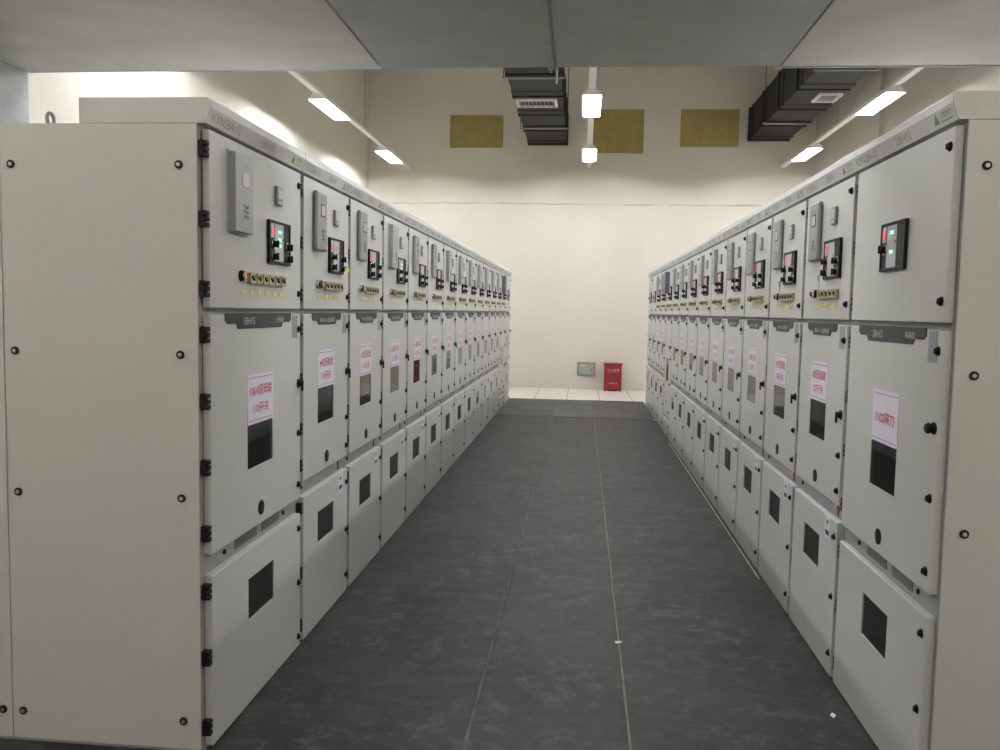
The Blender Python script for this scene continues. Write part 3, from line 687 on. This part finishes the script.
# ------------------------------------------------------------------ air ducts
def duct(x0, x1, z0, z1, lab, vent, vlab):
    d = empty('air_duct', (0, 0, 0), 0, lab, 'air duct', 'black air ducts')
    ya, yb = 4.4, YB-0.004
    link('duct_body', MB().box(x0, x1, ya, yb, z0, z1, 0.006, 1).mesh('duct_body', 'duct'), d)
    y = yb-0.12; k = 0
    while y > ya+0.3:
        g = 0.018 if k % 2 == 0 else 0.010
        mb = MB(); mb.box(x0-g, x1+g, y-0.05, y+0.05, z0-g, z0+0.001); mb.box(x0-g, x0+0.001, y-0.05, y+0.05, z0, z1); mb.box(x1-0.001, x1+g, y-0.05, y+0.05, z0, z1)
        link('flange', mb.mesh('flange', 'duct_rib'), d); y -= (0.30 if k % 2 == 0 else 0.98); k += 1
    for y in (16.02, 12.6, 9.2, 5.8):
        link('support_bar', MB().box(x0-0.07, x1+0.05, y-0.02, y+0.02, z0-0.05, z0-0.024, 0.003, 1).mesh('support_bar', 'galv'), d)
        for xx in (x0-0.045, x1+0.035): link('hanger_rod', MB().cyl((xx, y, z0-0.024), 0.006, ZC-z0+0.024, 'Z', 6).mesh('hanger_rod', 'duct_rib'), d)
    vx0, vx1, vy0, vy1 = vent
    mb = MB(); e = 0.045; zt = z0-0.001; zb = z0-0.035
    mb.box(vx0, vx1, vy0, vy0+e, zb, zt); mb.box(vx0, vx1, vy1-e, vy1, zb, zt); mb.box(vx0, vx0+e, vy0+e, vy1-e, zb, zt); mb.box(vx1-e, vx1, vy0+e, vy1-e, zb, zt)
    link('vent_frame', mb.mesh('vent_frame', 'white_metal'), d, label=vlab)
    link('vent_throat', MB().box(vx0+e, vx1-e, vy0+e, vy1-e, zt-0.004, zt).mesh('vent_throat', 'duct_rib'), d)
    mb = MB(); n = 9
    for k in range(n):
        xx = vx0+e+(vx1-vx0-2*e)*(k+0.5)/n
        mb.box(xx-0.006, xx+0.006, vy0+e, vy1-e, zb+0.006, zb+0.012)
    link('vent_louvres', mb.mesh('vent_louvres', 'galv'), d)
duct(-1.19, -0.405, 5.015, 5.62, 'black rectangular air duct overhead, left of the middle lamps', (-1.17, -0.50, 13.95, 14.42), 'white louvred vent')
duct(3.215, 3.985, 5.10, 5.73, 'black rectangular air duct overhead near the right wall', (3.60, 3.96, 14.0, 14.5), 'white square vent')

# ------------------------------------------------------------------ things on the back wall
for x0, x1, z0, z1, lab in ((-2.83, -1.73, 4.96, 5.615, 'olive brown board on the back wall, left of the black duct'),
                            (0.12, 1.14, 4.855, 5.73, 'olive brown board on the back wall behind the middle lamps'),
                            (1.875, 3.03, 4.985, 5.725, 'olive brown board on the back wall, beside the right duct')):
    w, h = (x1-x0)/2, (z1-z0)/2
    b = empty('wall_board', ((x0+x1)/2, YB, (z0+z1)/2), 0, lab, 'board', 'olive boards high on the back wall')
    link('sheet', MB().box(-w, w, -0.022, -0.001, -h, h, 0.003, 1).mesh('sheet', 'olive'), b)
    mb = MB()
    for a, c in ((-1, -1), (1, -1), (-1, 1), (1, 1)): mb.cyl((a*(w-0.04), -0.022, c*(h-0.04)), 0.008, -0.004, 'Y', 8)
    link('screws', mb.mesh('screws', 'galv'), b)
wb = empty('wall_box', (0.11, YB, 0.424), 0, 'small grey metal box set in the back wall beside the red fire box', 'electrical box')
mb = MB(); mb.box(-0.187, 0.187, -0.03, -0.001, -0.140, -0.115); mb.box(-0.187, 0.187, -0.03, -0.001, 0.115, 0.140); mb.box(-0.187, -0.153, -0.03, -0.001, -0.115, 0.115); mb.box(0.153, 0.187, -0.03, -0.001, -0.115, 0.115)
link('box_frame', mb.mesh('box_frame', 'box_frame'), wb)
dr = link('cover', MB().box(-0.152, 0.152, -0.018, -0.002, -0.114, 0.114, 0.003, 1).mesh('cover', 'box_grey'), wb)
link('latch', MB().cyl((0.115, -0.018, -0.015), 0.014, -0.008, 'Y', 12).mesh('latch', 'black'), dr)
link('label_strip', MB().box(-0.11, -0.02, -0.0195, -0.018, 0.06, 0.085).mesh('label_strip', 'paper'), dr)
fb = empty('fire_extinguisher_box', (0.655, 17.64, 0), 0, 'dark red fire extinguisher box standing on the tiles against the back wall', 'fire extinguisher box')
mb = MB(); mb.prism_y([(-0.178, 0.0), (-0.125, 0.0), (-0.105, 0.03), (0.105, 0.03), (0.125, 0.0), (0.178, 0.0), (0.178, 0.535), (-0.178, 0.535)], -0.125, 0.125)
bx = link('box', mb.mesh('box', 'fire_red'), fb)
link('lid', MB().box(-0.192, 0.192, -0.142, 0.130, 0.536, 0.572, 0.008, 2).mesh('lid', 'fire_red'), fb)
link('notch_fill', MB().box(-0.104, 0.104, -0.11, 0.12, 0.0, 0.0295).mesh('notch_fill', 'black'), fb)  # black block filling the notch under the box
link('lettering', text_mesh('灭 火 器 箱', 0.24, 0.040, 'bright_ink'), bx, (0.005, -0.1265, 0.435))
link('lettering', text_mesh('火警119', 0.18, 0.026, 'bright_ink'), bx, (0, -0.1265, 0.165))
link('white_rule', MB().box(-0.125, 0.125, -0.1268, -0.1252, 0.392, 0.397).mesh('white_rule', 'white_ink'), bx)

# ------------------------------------------------------------------ world, camera, view
w = bpy.data.worlds.new('World'); scene.world = w; w.use_nodes = True
w.node_tree.nodes['Background'].inputs[0].default_value = (0.02, 0.02, 0.02, 1)
yaw, pitch, roll, f, h = -0.0950, -0.0757, 0.0198, 850.0, 1.6056
fwd = Vector((math.sin(yaw)*math.cos(pitch), math.cos(yaw)*math.cos(pitch), math.sin(pitch)))
rt = Vector((math.cos(yaw), -math.sin(yaw), 0)); up = rt.cross(fwd)
r = rt*math.cos(roll)+up*math.sin(roll); u = -rt*math.sin(roll)+up*math.cos(roll)
cam = bpy.data.cameras.new('camera'); cam.sensor_fit = 'HORIZONTAL'; cam.sensor_width = 36; cam.lens = f*36/1000
cam.clip_start = 0.05; cam.clip_end = 100
co = bpy.data.objects.new('camera', cam); COL.objects.link(co)
mx = Matrix(((r.x, u.x, -fwd.x, 0), (r.y, u.y, -fwd.y, 0), (r.z, u.z, -fwd.z, h), (0, 0, 0, 1)))
co.matrix_world = mx; scene.camera = co
vs = scene.view_settings
scene.display_settings.display_device = 'sRGB'
vs.view_transform = 'Standard'; vs.look = 'None'; vs.gamma = 1.0; vs.exposure = 1.13; vs.use_curve_mapping = False
